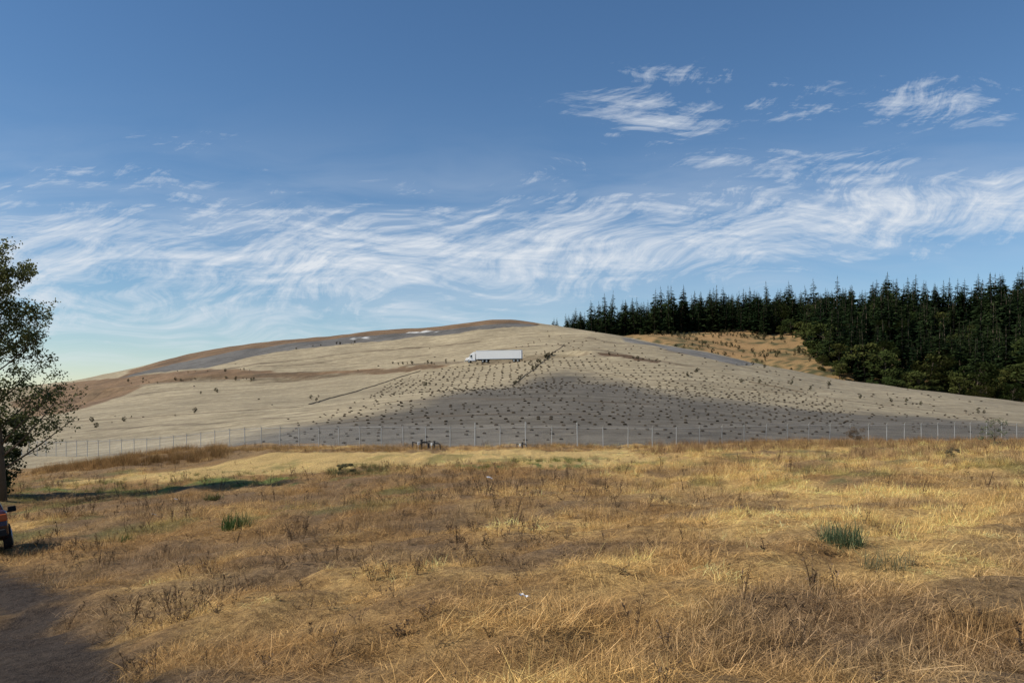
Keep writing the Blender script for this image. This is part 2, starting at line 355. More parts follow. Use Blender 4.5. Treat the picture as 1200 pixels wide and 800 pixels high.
def broadleaf(seed,h,leaf,nl,name,wide=.36,low=.15):
    r=random.Random(seed); mb=MB()
    mb.tube([(0,0,-.5),(r.uniform(-.1,.1)*h*.3,0,h*.4),(0,r.uniform(-.03,.03)*h,h*.75)],[h*.02,h*.014,h*.005],6,1)
    cl=[]
    for i in range(18):
        zz=r.uniform(low,.93); rr=wide*h*math.sin(math.pi*min(1,max(.12,(zz-low*.3)/(1.05-low*.3))))**.6; a=r.random()*6.283; q=rr*math.sqrt(r.random())
        c=(math.cos(a)*q,math.sin(a)*q,zz*h,h*r.uniform(.09,.17)); cl.append(c)
        mb.tube([(0,0,max(.1,zz-.2)*h),c[:3]],[h*.006,h*.002],4,1)
    for i in range(nl):
        c=cl[r.randrange(len(cl))]
        v=Vector((r.gauss(0,1),r.gauss(0,1),r.gauss(0,1))).normalized()*c[3]*r.uniform(.55,1.1); v.z*=.75
        p=Vector(c[:3])+v; u=Vector((r.gauss(0,1),r.gauss(0,1),r.gauss(0,.7))).normalized(); w=u.orthogonal().normalized(); s=leaf*r.uniform(.6,1.3)
        mb.quad([p-u*s,p+w*s*.6,p+u*s,p-w*s*.6],min(1,max(0,r.gauss(.5,.2)+.3*(v.z/c[3]))))
    return mb.obj(name,[m_fol,m_bark],link=False)
kinds=[conifer(i,26) for i in range(1,7)]
kinds_b=[broadleaf(20+i,13,.42,1300,'broadleaf_tree_kind_%d'%i) for i in range(4)]
# order in collection is alphabetical: broadleaf(0-3) then fir(4-9)
clear=[S(b,470,d)[:2] for b,d in [(735,380),(745,455),(800,480),(860,492),(915,470),(935,430),(948,395),(955,345),(940,330),(850,300)]]
P=[];I=[];Sx=[];T=[]
yy=290.0
while yy<640:
    xx=-10.0
    while xx<520:
        x=xx+random.uniform(-3.4,3.4); y=yy+random.uniform(-3.4,3.4); xx+=6.6
        b=600+F*x/y
        if b<618 or b>1420: continue
        if inpoly(np.array([x]),np.array([y]),clear)[0]: continue
        lim=float(np.interp(b,[618,660,720,760,935,960,1000,1200,1420],[500,485,468,462,470,340,315,294,285]))
        if y<lim or y>lim+220: continue
        if b<740 and random.random()<.35: continue
        if fbm(x*.035,y*.035,2)<.3: continue
        P.append((x,y)); ed=y-lim
        near=ed<34 and b>940 and random.random()<1.1-ed/34
        hv=.78+.7*(float(fbm(x*.03+9,y*.03,2))-.3)-.05
        if near or (random.random()<.08 and b>900) or (ed<10 and b>800):
            I.append(random.randrange(4)); s=random.uniform(.55,1.25)*(0.75 if ed<9 else 1.1)
            g=random.random()**2; T.append((.032+.05*g,.046+.036*g,.014+.010*g))
        else:
            I.append(4+random.randrange(6)); s=hv*random.uniform(.5,1.25)*(1 if b>740 else .5+.5*float(sm(625,720,b)))
            s*=1+.12*float(sm(950,1200,b))
            g=random.random()**2; T.append((.016+.024*g,.029+.028*g,.012+.009*g))
        Sx.append(s)
    yy+=6.6
P=np.array(P); Z=hill_h(P[:,0],P[:,1]); Sx=np.array(Sx)
wf=rng.uniform(1.0,1.55,len(Sx)); scl=np.stack([Sx*wf,Sx*wf*rng.uniform(.9,1.1,len(Sx)),Sx],-1)
scatter('conifer_forest',np.column_stack([P,Z-.5]),rotz(len(P),.03),scl,I,np.array(T),kinds+kinds_b)
# low scrub on the cleared slope
q=rng.random((900,2)); qx=40+q[:,0]*150; qy=330+q[:,1]*160; mk=inpoly(qx,qy,clear)&(fbm(qx*.06,qy*.06,3)>.5); qx=qx[mk];qy=qy[mk]; n=len(qx)
wk=[broadleaf(90+i,1.5,.11,260,'weed_kind_%d'%i,.35,.02) for i in range(3)]
scatter('hillside_scrub',np.column_stack([qx,qy,hill_h(qx,qy)]),rotz(n,.05),rng.uniform(.6,1.8,n),rng.integers(0,3,n),np.array([.07,.065,.03])*rng.uniform(.6,1.8,(n,1)),wk)

# ---------------------------------------------------------------- dry grass
def clump(name,n,l0,l1,t0,t1,w,rad,seed,curl=.4):
    r=random.Random(seed); mb=MB()
    for i in range(n):
        a=r.random()*6.283; q=rad*math.sqrt(r.random()); p=Vector((math.cos(a)*q,math.sin(a)*q,-.01))
        L=r.uniform(l0,l1); ti=math.radians(r.uniform(t0,t1)); az=r.random()*6.283
        d=Vector((math.cos(az)*math.sin(ti),math.sin(az)*math.sin(ti),math.cos(ti)+.03)); side=Vector((-math.sin(az),math.cos(az),r.uniform(-.4,.4))).normalized()*w*r.uniform(.6,1.3)
        d2=(d+Vector((math.cos(az+r.uniform(-1,1)),math.sin(az+r.uniform(-1,1)),-.5))*curl*r.random()).normalized()
        m=p+d*L*.5; e=m+d2*L*.5; e.z=max(e.z,.005); b=r.random()
        i0=len(mb.V); mb.V+=[tuple(p-side*.5),tuple(p+side*.5),tuple(m+side*.4),tuple(m-side*.4),tuple(e)]; mb.b+=[b*.5,b*.5,b,b,min(1,b+.1)]
        mb.F+=[(i0,i0+1,i0+2,i0+3),(i0+3,i0+2,i0+4)]; mb.m+=[0,0]
    return mb.obj(name,[m_grass],link=False)
def forb(name,seed):
    r=random.Random(seed); mb=MB()
    for i in range(r.randint(3,6)):
        a=r.random()*6.283; h=r.uniform(.10,.27); tip=Vector((math.cos(a)*h*.5,math.sin(a)*h*.5,h)); 
        mb.tube([(0,0,-.02),tip*.55+Vector((0,0,.02)),tip],[.003,.0025,.0015],4,0,.3)
        for j in range(11):
            f=r.uniform(.3,1.0); p=tip*f; az=r.random()*6.283; L=r.uniform(.015,.05); d=Vector((math.cos(az),math.sin(az),r.uniform(-.2,.9)))*L; s=Vector((-math.sin(az),math.cos(az),0))*L*.25
            mb.quad([p,p+d*.5+s,p+d,p+d*.5-s],r.random())
    return mb.obj(name,[m_grass],link=False)
gk=[clump('grass_a%d'%i,32,.08,.24,60,89,.0042,.22,i,.3) for i in range(4)]
gk+=[clump('grass_b%d'%i,26,.06,.20,15,72,.0038,.13,10+i) for i in range(3)]
gk+=[forb('grass_c%d'%i,30+i) for i in range(3)]
gk+=[clump('grass_d%d'%i,9,.25,.6,80,90,.004,.30,40+i,.12) for i in range(2)]
NG=54000
d=2.2+(100-2.2)*rng.random(NG)**1.3; bt=rng.uniform(-.74,.74,NG); x=d*bt; y=d
kp=rng.random(NG)>dirt_mask(x,y)*.93
mw=inpoly(x,y,mown); kp&=~(mw&(rng.random(NG)<.55))
dens=fbm(x*.7+3,y*.7,3); kp&=(rng.random(NG)<.22+1.7*sm(.38,.58,dens))
x=x[kp];y=y[kp];d=d[kp];n=len(x); mw=mw[kp]; dens=dens[kp]
z=ground_h(x,y)
up=fbm(x*.35+20,y*.35+60,3)+.05*sm(2,10,x)
u=rng.random(n)
idx=np.where(u<.74,rng.integers(0,4,n),np.where(u<.90,4+rng.integers(0,3,n),10+rng.integers(0,2,n)))
idx=np.where((up>.58)&(rng.random(n)<.6),4+rng.integers(0,3,n),idx)
fm=(rng.random(n)<.018+.17*sm(.48,.62,fbm(x*.25+5,y*.25+91,3))*sm(10,-2,x)); idx=np.where(fm,7+rng.integers(0,3,n),idx)
sc=rng.uniform(.65,1.25,n)*(1+1.1*sm(7,40,d)); sc=np.where(mw,sc*.5,sc); sc=np.where(fm,sc*.8,sc)
cc=gcol(x,y)*rng.uniform(.5,1.4,(n,1)); cc=np.where((rng.random(n)<.16)[:,None],cc*np.array([1.3,1.35,1.5]),cc)
cc=np.where(fm[:,None],np.array([.12,.08,.048])*rng.uniform(.7,1.6,(n,1)),cc)
cc=np.clip(cc*1.15,0,.86)
zs=sc*rng.uniform(.6,1.1,n)*(.7+1.1*sm(.42,.62,dens))
scatter('dry_grass',np.column_stack([x,y,z]),rotz(n,.12),np.stack([sc,sc,zs],-1),idx,cc,gk)

# taller weeds: along the fence, the left bank and the right crest
def tallpatch(num,b0,b1,d0,d1,col,smin,smax,kindset=(0,1)):
    b=rng.uniform(b0,b1,num); dd=rng.uniform(d0,d1,num); x=(b-600)/F*dd; y=dd
    m=fbm(x*.25,y*.25,3)+rng.normal(0,.05,num)>.42
    x=x[m];y=y[m];n=len(x); z=ground_h(x,y)
    cv=.6+.9*fbm(x*.2+3,y*.2+8,3)[:,None]
    return x,y,z,rng.uniform(smin,smax,n),np.array(col)*rng.uniform(.6,1.4,(n,1))*cv,rng.choice(kindset,n)
parts=[tallpatch(1500,40,265,78,100,(.30,.18,.075),.5,1.8),
       tallpatch(1900,760,1400,60,100,(.29,.18,.085),.5,1.5),
       tallpatch(700,1000,1400,40,60,(.28,.18,.09),.5,1.0),
       tallpatch(900,200,760,84,92,(.38,.24,.10),.4,1.0),
       tallpatch(700,380,1300,30,60,(.22,.145,.075),.3,.6),
       tallpatch(110,560,690,46,56,(.09,.13,.03),.4,.7),
       tallpatch(150,-40,340,50,62,(.11,.15,.04),.3,.6),
       tallpatch(110,380,480,48,58,(.10,.10,.04),.4,.8)]
x=np.concatenate([p[0] for p in parts]);y=np.concatenate([p[1] for p in parts]);z=np.concatenate([p[2] for p in parts])
s=np.concatenate([p[3] for p in parts]);c=np.concatenate([p[4] for p in parts]);ki=np.concatenate([p[5] for p in parts])
tk=[clump('tallgrass_%d'%i,44,.3,.85,3,45,.012,.3,70+i,.5) for i in range(2)]
scatter('tall_weeds',np.column_stack([x,y,z]),rotz(len(x),.08),s,ki,c,tk)

# ---------------------------------------------------------------- green tufts, shrubs
def tuft(name,b,d,n,l0,l1,w,rad,c0,c1,seed,t1=62):
    m=leafmat(name+'_leaf',c0,c1)
    o=clump(name,n,l0,l1,4,t1,w,rad,seed,.6); o.data.materials.clear(); o.data.materials.append(m)
    x=(b-600)/F*d; o.location=(x,d,float(ground_h(x,d))-.02); scene.collection.objects.link(o); return o
tuft('grass_tuft',985,10.0,560,.12,.46,.009,.27,(.03,.055,.022),(.17,.21,.10),1,88)
tuft('grass_tuft',1043,8.7,260,.08,.30,.007,.32,(.08,.08,.035),(.26,.23,.12),2,86)
tuft('grass_tuft',278,24,520,.15,.7,.02,.45,(.025,.05,.012),(.12,.17,.045),3,84)
tuft('grass_tuft',148,23,130,.1,.3,.02,.2,(.03,.05,.01),(.10,.14,.03),4)
tuft('grass_tuft',250,38,160,.2,.45,.03,.4,(.04,.05,.015),(.13,.14,.04),5,80)
def shrub(name,b,d,h,nl,leaf,c0,c1,seed,wide=.5,low=.02):
    o=broadleaf(seed,h,leaf,nl,name,wide,low); o.data.materials[0]=leafmat(name+'_leaf',c0,c1)
    x=(b-600)/F*d; o.location=(x,d,float(ground_h(x,d))-.05); scene.collection.objects.link(o)
shrub('dead_bush',1003,86,2.7,1900,.055,(.06,.04,.02),(.17,.11,.06),61,.3)
shrub('green_shrub',1165,62,2.2,520,.07,(.05,.06,.03),(.14,.15,.08),62,.5)
shrub('green_shrub',405,50,1.0,900,.05,(.05,.05,.02),(.14,.13,.06),63,.8)
shrub('green_shrub',1115,40,.6,500,.04,(.07,.06,.03),(.18,.14,.07),64,.8)

# ---------------------------------------------------------------- weeds and sandbags on the mound
pts=[]
for (b0,e0,b1,e1,n,j) in [(600,452,665,402,26,2),(355,472,372,466,3,2),(494,456,500,450,4,1),(455,428,545,424,14,2),(806,441,818,433,5,2),(970,452,976,447,3,1),(206,436,300,434,8,2),(232,462,262,458,4,2),(150,448,330,443,20,2),(620,430,640,415,8,2),(700,414,770,424,8,1),(990,462,1190,492,8,4),(820,445,960,455,6,4),(100,500,240,480,7,5),(870,428,900,432,3,1),(300,412,420,402,9,2)]:
    for i in range(n):
        t=random.random(); pts.append(D(b0+(b1-b0)*t+random.gauss(0,j),e0+(e1-e0)*t+random.gauss(0,j*.5)))
pts=np.array(pts); n=len(pts)
scatter('mound_weeds',pts,rotz(n,.05),rng.uniform(.3,1.0,n)**1.2,rng.integers(0,3,n),np.array([.06,.055,.03])*rng.uniform(.6,1.8,(n,1)),wk)
def bag(name,seed):
    import bmesh
    bm=bmesh.new(); bmesh.ops.create_icosphere(bm,subdivisions=2,radius=1)
    r=random.Random(seed)
    for v in bm.verts:
        p=v.co; p.x=math.copysign(abs(p.x)**.7,p.x); p.x*=.25*(1+.1*r.uniform(-1,1)); p.y*=.18*(1-.25*abs(v.co.x)); p.z=max(p.z*.14,-.06)+.04+r.uniform(-.01,.01)
    me=bpy.data.meshes.new(name); bm.to_mesh(me); bm.free(); me.materials.append(m_bag)
    a=me.attributes.new('bv','FLOAT','POINT'); a.data.foreach_set('value',rng.random(len(me.vertices)).astype(np.float32)*.6)
    return bpy.data.objects.new(name,me)
bp=[]
reg=[D(*p) for p in [(330,505),(420,470),(455,447),(520,432),(640,412),(700,420),(800,436),(930,448),(990,470),(1010,500),(980,514)]]+[(40,98),(-30,98)]
reg2=[D(*p) for p in [(520,428),(640,392),(700,397),(800,413),(900,432),(1000,452),(1150,470),(1190,505),(900,512),(700,430)]]
yv=98.0
while yv<345:
    xv=-150+ (int(yv*7)%5)
    while xv<160:
        x=xv+random.gauss(0,.22); y=yv+.06*xv+random.gauss(0,.25)+2.2*math.sin(xv*.05); xv+=2.25
        a=inpoly(np.array([x]),np.array([y]),reg)[0]; b_=inpoly(np.array([x]),np.array([y]),reg2)[0]
        if (a and random.random()<.9*float(sm(.15,.4,fbm(x*.05,y*.04,3)))) or (b_ and random.random()<.22) or random.random()<.006: bp.append((x,y))
    yv+=3.5 if yv<200 else 5.0
bp=np.array(bp); n=len(bp); bz=mound_h(bp[:,0],bp[:,1])
scatter('sandbags',np.column_stack([bp,bz+.02]),np.stack([np.zeros(n),np.zeros(n),rng.normal(0,.5,n)],-1),rng.uniform(.6,1.2,n)*(1+.45*sm(130,260,bp[:,1])),rng.integers(0,2,n),np.array([.05,.038,.026])*rng.uniform(.6,1.9,(n,1)),[bag('sandbag_kind_a',1),bag('sandbag_kind_b',2)])
# sheet seams / anchor trenches: low ridges draped over the mound
m_seam=plain('seam_dark',(.13,.10,.065),.9,0,.4,1)
mb=MB()
def ridge(bes,w,h):
    P=[]
    for (b0,e0),(b1,e1) in zip(bes[:-1],bes[1:]):
        n=max(2,int(math.hypot(b1-b0,(e1-e0)*3)/7))
        for i in range(n): t=i/n; P.append(D(b0+(b1-b0)*t,e0+(e1-e0)*t))
    P.append(D(*bes[-1])); A=np.array(P)[:,:2]
    s=np.concatenate([[0],np.cumsum(np.hypot(*(A[1:]-A[:-1]).T))]); q=np.arange(0,s[-1],1.6); X=np.interp(q,s,A[:,0])+.25*np.sin(q*.21);Y=np.interp(q,s,A[:,1])+.3*np.sin(q*.17)
    for i in range(len(q)-1):
        dx=X[i+1]-X[i];dy=Y[i+1]-Y[i];L=math.hypot(dx,dy)+1e-6; nx,ny=-dy/L*w,dx/L*w
        Zc=mound_h(np.array([X[i],X[i+1],X[i]+nx,X[i+1]+nx,X[i]-nx,X[i+1]-nx]),np.array([Y[i],Y[i+1],Y[i]+ny,Y[i+1]+ny,Y[i]-ny,Y[i+1]-ny]))
        c0=(X[i],Y[i],Zc[0]+h);c1=(X[i+1],Y[i+1],Zc[1]+h)
        mb.quad([(X[i]+nx,Y[i]+ny,Zc[2]-.05),(X[i+1]+nx,Y[i+1]+ny,Zc[3]-.05),c1,c0]); mb.quad([c0,c1,(X[i+1]-nx,Y[i+1]-ny,Zc[5]-.05),(X[i]-nx,Y[i]-ny,Zc[4]-.05)])
ridge([(362,474),(420,458),(492,435)],.28,.22)
ridge([(600,452),(632,428),(662,403)],.28,.2)
ridge([(640,428),(760,445),(930,462),(1180,492)],.15,.08)
ridge([(60,496),(200,487),(360,476)],.2,.1)
ridge([(880,448),(945,461)],.35,.25)
mb.obj('sheet_seams',[m_seam])

# ---------------------------------------------------------------- chain link fence
m_steel=plain('galvanised_steel',(.42,.42,.40),.5,.3,.2,2)
fm_,nt,b=newmat('chain_link',.5); b.inputs['Base Color'].default_value=(.38,.38,.37,1); b.inputs['Metallic'].default_value=.3
uv=N(nt,'ShaderNodeUVMap'); sp=N(nt,'ShaderNodeSeparateXYZ'); nt.links.new(uv.outputs[0],sp.inputs[0])
def wire(a): 
    f=MA(nt,'FRACT',MA(nt,'MULTIPLY',a,12.0)); return MA(nt,'LESS_THAN',MA(nt,'ABSOLUTE',MA(nt,'SUBTRACT',f,.5)),.04)
w=MA(nt,'MAXIMUM',wire(MA(nt,'ADD',sp.outputs[0],sp.outputs[1])),wire(MA(nt,'SUBTRACT',sp.outputs[0],sp.outputs[1])))
tr=N(nt,'ShaderNodeBsdfTransparent'); ms=N(nt,'ShaderNodeMixShader'); nt.links.new(w,ms.inputs[0]);nt.links.new(tr.outputs[0],ms.inputs[1]);nt.links.new(b.outputs[0],ms.inputs[2]);nt.links.new(ms.outputs[0],nt.nodes['Material Output'].inputs[0])
fl=np.array([S(b_,500,d_)[:2] for b_,d_ in [(-260,175),(-60,150),(50,126),(130,116),(200,109),(300,100),(400,95),(500,91),(600,89),(700,89),(800,91),(1000,97),(1200,108),(1400,122)]])
s=np.concatenate([[0],np.cumsum(np.hypot(*(fl[1:]-fl[:-1]).T))]); q=np.arange(0,s[-1],2.9); fx=np.interp(q,s,fl[:,0]);fy=np.interp(q,s,fl[:,1]);fz=ground_h(fx,fy)
fz=np.maximum(fz,mound_h(fx,fy)); fz=np.convolve(np.pad(fz,2,mode='edge'),np.ones(5)/5,'valid')
fe=empty('chain_link_fence'); mb=MB(); H=2.25; heavy={int(np.argmin(abs(600+F*fx/fy-bb))) for bb in (555,621,675)}
for i in range(len(q)):
    hv=i in heavy; lean=random.gauss(0,.03)
    hh=H+.15+(.45 if hv else 0)
    mb.tube([(fx[i],fy[i],fz[i]-.3),(fx[i]+lean,fy[i],fz[i]+hh)],[.065 if hv else .045]*2,6)
    if not hv: mb.tube([(fx[i]+lean,fy[i],fz[i]+H),(fx[i]+lean,fy[i]-.3,fz[i]+H+.35)],[.02,.015],4)
o=mb.obj('posts',[m_steel]); o.parent=fe
mb=MB()
for i in range(len(q)-1):
    a=(fx[i],fy[i],fz[i]);c=(fx[i+1],fy[i+1],fz[i+1])
    for hgt,r_ in ((H,.026),(.12,.008)): mb.tube([(a[0],a[1],a[2]+hgt),(c[0],c[1],c[2]+hgt)],[r_,r_],4)
    for kx in (0.12,.22,.32): mb.tube([(a[0],a[1]-kx*.85,a[2]+H+kx),(c[0],c[1]-kx*.85,c[2]+H+kx)],[.006,.006],3)
o=mb.obj('rails_and_wires',[m_steel]); o.parent=fe
V=[];Fc=[];UV=[]
for i in range(len(q)): V+=[(fx[i],fy[i]+.04,fz[i]+.03),(fx[i],fy[i]+.04,fz[i]+H-.03)]
for i in range(len(q)-1): Fc.append((2*i,2*i+2,2*i+3,2*i+1)); UV+=[(q[i],0),(q[i+1],0),(q[i+1],H),(q[i],H)]
o=meshobj('fabric',V,Fc,[fm_]); ul=o.data.uv_layers.new(name='UVMap'); ul.data.foreach_set('uv',np.array(UV,np.float32).ravel()); o.parent=fe

# ---------------------------------------------------------------- gas wellhead pipework by the fence
m_pipe=plain('dark_pipe',(.05,.05,.05),.5,0,.3,3); m_wht=plain('white_paint',(.62,.62,.60),.5,0,.06,3)
def wellhead(b,d,sc=1.0):
    x=(b-600)/F*d; e=empty('gas_wellhead',(x,d,float(ground_h(x,d))),(0,0,random.uniform(-.4,.4)))
    mb=MB(); 
    mb.tube([(0,0,-.2),(0,0,1.0)],[.11,.11],10); mb.tube([(0,0,.98),(0,0,1.06)],[.19,.19],12)
    mb.tube([(0,0,.75),(.5,0,.78),(.75,0,.6),(.8,0,-.1)],[.08,.08,.08,.08],8)
    mb.tube([(-.9,.1,-.1),(-.9,.1,.85)],[.07,.07],8); mb.tube([(-.9,.1,.8),(0,0,.6)],[.05,.05],8)
    o=mb.obj('pipework',[m_pipe]); o.parent=e
    mb=MB(); 
    for k in range(16):
        a=k*6.283/16;a2=(k+1)*6.283/16; mb.tube([(.4+.16*math.cos(a),-.15,.8+.16*math.sin(a)),(.4+.16*math.cos(a2),-.15,.8+.16*math.sin(a2))],[.018,.018],4)
    mb.tube([(.4,0,.8),(.4,-.17,.8)],[.02,.02],5); o=mb.obj('handwheel',[m_pipe]); o.parent=e
    mb=MB(); mb.box(-.42,-.2,-.2,.0,.5,.8); mb.box(-.37,-.33,-.1,-.06,-.1,.5); o=mb.obj('instrument_box',[m_wht]); o.parent=e
    bv=o.modifiers.new('b','BEVEL'); bv.width=.015; e.scale=(sc,sc,sc)
wellhead(494,86,1.05); wellhead(509,85,.85); wellhead(612,85,.7)

# ---------------------------------------------------------------- semi truck on the haul road
tx0,tx1=S(546,0,270)[0],S(612.5,0,270)[0]; L=tx1-tx0
def bline(x): return float(np.interp(x,[p[0] for p in bench_line],[p[1] for p in bench_line]))
ty0,ty1=bline(tx0)-2.0,bline(tx1)-2.0
za=float(mound_h(tx0+2,ty0));zb=float(mound_h(tx1-2,ty1)); sl=math.atan2(zb-za,L-4)
truck=empty('semi_truck',(tx0,ty0,za-math.tan(sl)*2+.12),(0,-sl,math.atan2(ty1-ty0,L)))
m_tr=plain('trailer_white',(.80,.80,.79),.45,0,.05,1.2); m_blk=plain('rubber_black',(.02,.02,.02),.8,0,.2,5); m_gl,_,gb=newmat('dark_glass',.08); gb.inputs['Base Color'].default_value=(.015,.02,.025,1); gb.inputs['Specular IOR Level'].default_value=.6
m_alu=plain('aluminium',(.55,.55,.55),.35,.7,.1,4); m_red=plain('red_lens',(.4,.02,.02),.3)
def par(o,bev=0): 
    o.parent=truck
    if bev: md=o.modifiers.new('bev','BEVEL'); md.width=bev; md.segments=2; md.limit_method='ANGLE'
mb=MB(); x0=L-15.6; mb.box(x0,L,-1.3,1.3,1.2,4.1); par(mb.obj('trailer_box',[m_tr]),.04)
mb=MB()
for i in range(27): xx=x0+.15+i*(15.3/26); mb.box(xx-.03,xx+.03,-1.325,-1.303,1.3,4.0); mb.box(xx-.03,xx+.03,1.303,1.325,1.3,4.0)
mb.box(x0,L,-1.33,-1.303,1.12,1.28,1); mb.box(x0,L,1.303,1.33,1.12,1.28,1); mb.box(x0,L,-1.33,-1.303,4.0,4.11,1); mb.box(x0,L,1.303,1.33,4.0,4.11,1)
par(mb.obj('trailer_ribs_and_rails',[m_tr,m_alu]))
mb=MB(); mb.box(x0+.5,L-.1,-.5,-.35,.95,1.19); mb.box(x0+.5,L-.1,.35,.5,.95,1.19); mb.box(L-.1,L,-1.1,1.1,.5,.65)
mb.box(L-.1,L-.03,-.6,-.5,.6,1.19); mb.box(L-.1,L-.03,.5,.6,.6,1.19)
for yv in (-.9,.8): mb.box(x0+3.6,x0+3.75,yv,yv+.12,.25,1.19)
mb.box(2.9,8.2,-.45,.45,.75,1.0); par(mb.obj('chassis',[m_blk]))
def wheel(mb,x,y0,y1,r=.52):
    mb.tube([(x,y0,r),(x,y0+.03*np.sign(y1-y0),r),(x,y1-.03*np.sign(y1-y0),r),(x,y1,r)],[r*.93,r,r,r*.93],20,0)
    mb.tube([(x,y0-.02*np.sign(y1-y0),r),(x,y0+.05*np.sign(y1-y0),r)],[r*.5,r*.5],12,1)
mb=MB()
for xx in (L-1.3,L-2.6,6.0,7.3):
    wheel(mb,xx,-1.28,-.7); wheel(mb,xx,1.28,.7)
wheel(mb,1.25,-1.2,-.9); wheel(mb,1.25,1.2,.9)
par(mb.obj('wheels',[m_blk,m_alu]))
def prism(name,prof,hw,mat):
    V=[];n=len(prof)
    for sgn in (-1,1):
        for (a,zz) in prof: V.append((a,sgn*hw,zz))
    Fc=[tuple(range(n)),tuple(reversed(range(n,2*n)))]+[(i,i+n,(i+1)%n+n,(i+1)%n) for i in range(n)]
    return meshobj(name,V,Fc,[mat])
# tractor (nose toward -x) ahead of the trailer front
q0=x0-.25
par(prism('hood',[(0.0,.75),(0.0,1.3),(.15,1.6),(1.3,1.85),(1.3,.75)],.95,m_tr),.08)
par(prism('cab',[(1.2,.7),(1.2,1.85),(1.6,2.8),(1.8,2.95),(q0,2.95),(q0,.7)],1.2,m_tr),.07)
par(prism('roof_fairing',[(1.8,2.96),(2.7,3.55),(q0,3.65),(q0,2.96)],1.12,m_tr),.08)
mb=MB(); mb.box(1.75,2.4,-1.215,-1.203,1.9,2.6); mb.box(1.75,2.4,1.203,1.215,1.9,2.6); mb.quad([(1.18,-1.05,1.9),(1.18,1.05,1.9),(1.53,1.0,2.7),(1.53,-1.0,2.7)]); par(mb.obj('cab_windows',[m_gl]))
mb=MB(); mb.box(-.25,-.02,-1.15,1.15,.4,.8); mb.box(-.05,-.02,-.55,.55,.85,1.35); par(mb.obj('bumper_and_grille',[m_alu]),.02)
mb=MB(); mb.tube([(2.1,-1.0,.72),(3.5,-1.0,.72)],[.32,.32],14); mb.tube([(2.1,1.0,.72),(3.5,1.0,.72)],[.32,.32],14); par(mb.obj('fuel_tanks',[m_alu]))
mb=MB()
for sg in (-1,1): mb.box(1.5,1.57,sg*1.45-.12,sg*1.45+.12,2.0,2.6); mb.tube([(1.55,sg*1.2,2.5),(1.55,sg*1.45,2.5)],[.02,.02],5)
par(mb.obj('mirrors',[m_blk]))
mb=MB(); mb.box(L+.003,L+.03,-1.1,-.8,.75,.9); mb.box(L+.003,L+.03,.8,1.1,.75,.9); par(mb.obj('tail_lamps',[m_red]))

# ---------------------------------------------------------------- parked car (rear toward the standpoint)
cz=math.radians(33.0); cx,cy=-14.6,21.6
car=empty('parked_car')
cm=Matrix.Rotation(cz,3,'Z')
def cg(a,b_): v=cm@Vector((a,b_,0)); return float(ground_h(cx+v.x,cy+v.y))
zr=(cg(-.8,.85)+cg(.8,.85))/2; zf=(cg(-.8,3.6)+cg(.8,3.6))/2; zl=(cg(-.8,.85)+cg(-.8,3.6))/2; zR=(cg(.8,.85)+cg(.8,3.6))/2
car.rotation_euler=(math.atan2(zf-zr,2.75),-math.atan2(zR-zl,1.6),cz); car.location=(cx,cy,zr-(zf-zr)/2.75*.85+.03); car.scale=(1.03,1.03,1.08)
m_paint,_,pb=newmat('car_paint_dark_red',.25); pb.inputs['Base Color'].default_value=(.045,.012,.012,1); pb.inputs['Coat Weight'].default_value=.6; pb.inputs['Specular IOR Level'].default_value=.5
def carp(o,bev=0,seg=3):
    o.parent=car
    if bev: md=o.modifiers.new('bev','BEVEL'); md.width=bev; md.segments=seg; md.limit_method='ANGLE'
def loft(name,prof,mat):
    n=len(prof); V=[(-w,y,z) for y,w,z in prof]+[(w,y,z) for y,w,z in prof]
    Fc=[tuple(reversed(range(n))),tuple(range(n,2*n))]+[(i,(i+1)%n,(i+1)%n+n,i+n) for i in range(n)]
    return meshobj(name,V,Fc,[mat])
carp(loft('body',[(.05,.84,.35),(0,.88,.6),(.05,.88,.95),(.2,.86,1.02),(3.2,.86,1.02),(4.35,.80,.86),(4.5,.78,.6),(4.45,.76,.32),(4.0,.82,.25),(.5,.82,.25)],m_paint),.09)
carp(loft('cabin',[(.22,.82,1.0),(.55,.66,1.52),(.9,.64,1.58),(2.4,.63,1.57),(3.3,.80,1.0)],m_paint),.05)
mb=MB()
mb.quad([(-.70,.255,1.08),(.70,.255,1.08),(.60,.49,1.47),(-.60,.49,1.47)]); mb.quad([(.66,3.22,1.06),(-.66,3.22,1.06),(-.56,2.52,1.5),(.56,2.52,1.5)])
for sg in (-1,1):
    for (ya,yb,yc,yd) in ((.62,1.6,1.6,.85),(1.72,2.95,2.32,1.72)):
        mb.quad([(sg*.812,ya,1.08),(sg*.812,yb,1.08),(sg*.665,yc,1.5),(sg*.665,yd,1.5)])
carp(mb.obj('windows',[m_gl]))
mb=MB()
for yv in (.85,3.6):
    for sg in (-1,1):
        a,b_=sg*.90,sg*.68; r_=.33
        mb.tube([(a,yv,r_),(a-.02*sg,yv,r_),(b_,yv,r_)],[r_*.92,r_,r_],24,0); mb.tube([(a+.012*sg,yv,r_),(a-.03*sg,yv,r_)],[.2,.21],14,1)
carp(mb.obj('wheels',[m_blk,m_alu]))
m_lens=plain('orange_lens',(.40,.09,.02),.3)
mb=MB()
for sg in (-1,1): mb.box(sg*.76-.09,sg*.76+.11,-.025,.12,.72,.9)
carp(mb.obj('tail_lights',[m_lens]),.03)
mb=MB(); mb.box(-.80,.80,-.08,.1,.33,.52); carp(mb.obj('rear_bumper',[m_blk]),.04)
mb=MB(); mb.box(-.26,.26,-.03,-.004,.62,.74); carp(mb.obj('number_plate',[m_wht]))
for sg in (-1,1):
    mb=MB(); mb.box(sg*1.0-.11,sg*1.0+.11,2.72,2.86,1.02,1.18); mb.box(sg*.87-.06,sg*.87+.06,2.76,2.82,1.02,1.08); carp(mb.obj('wing_mirror',[m_blk]),.03)

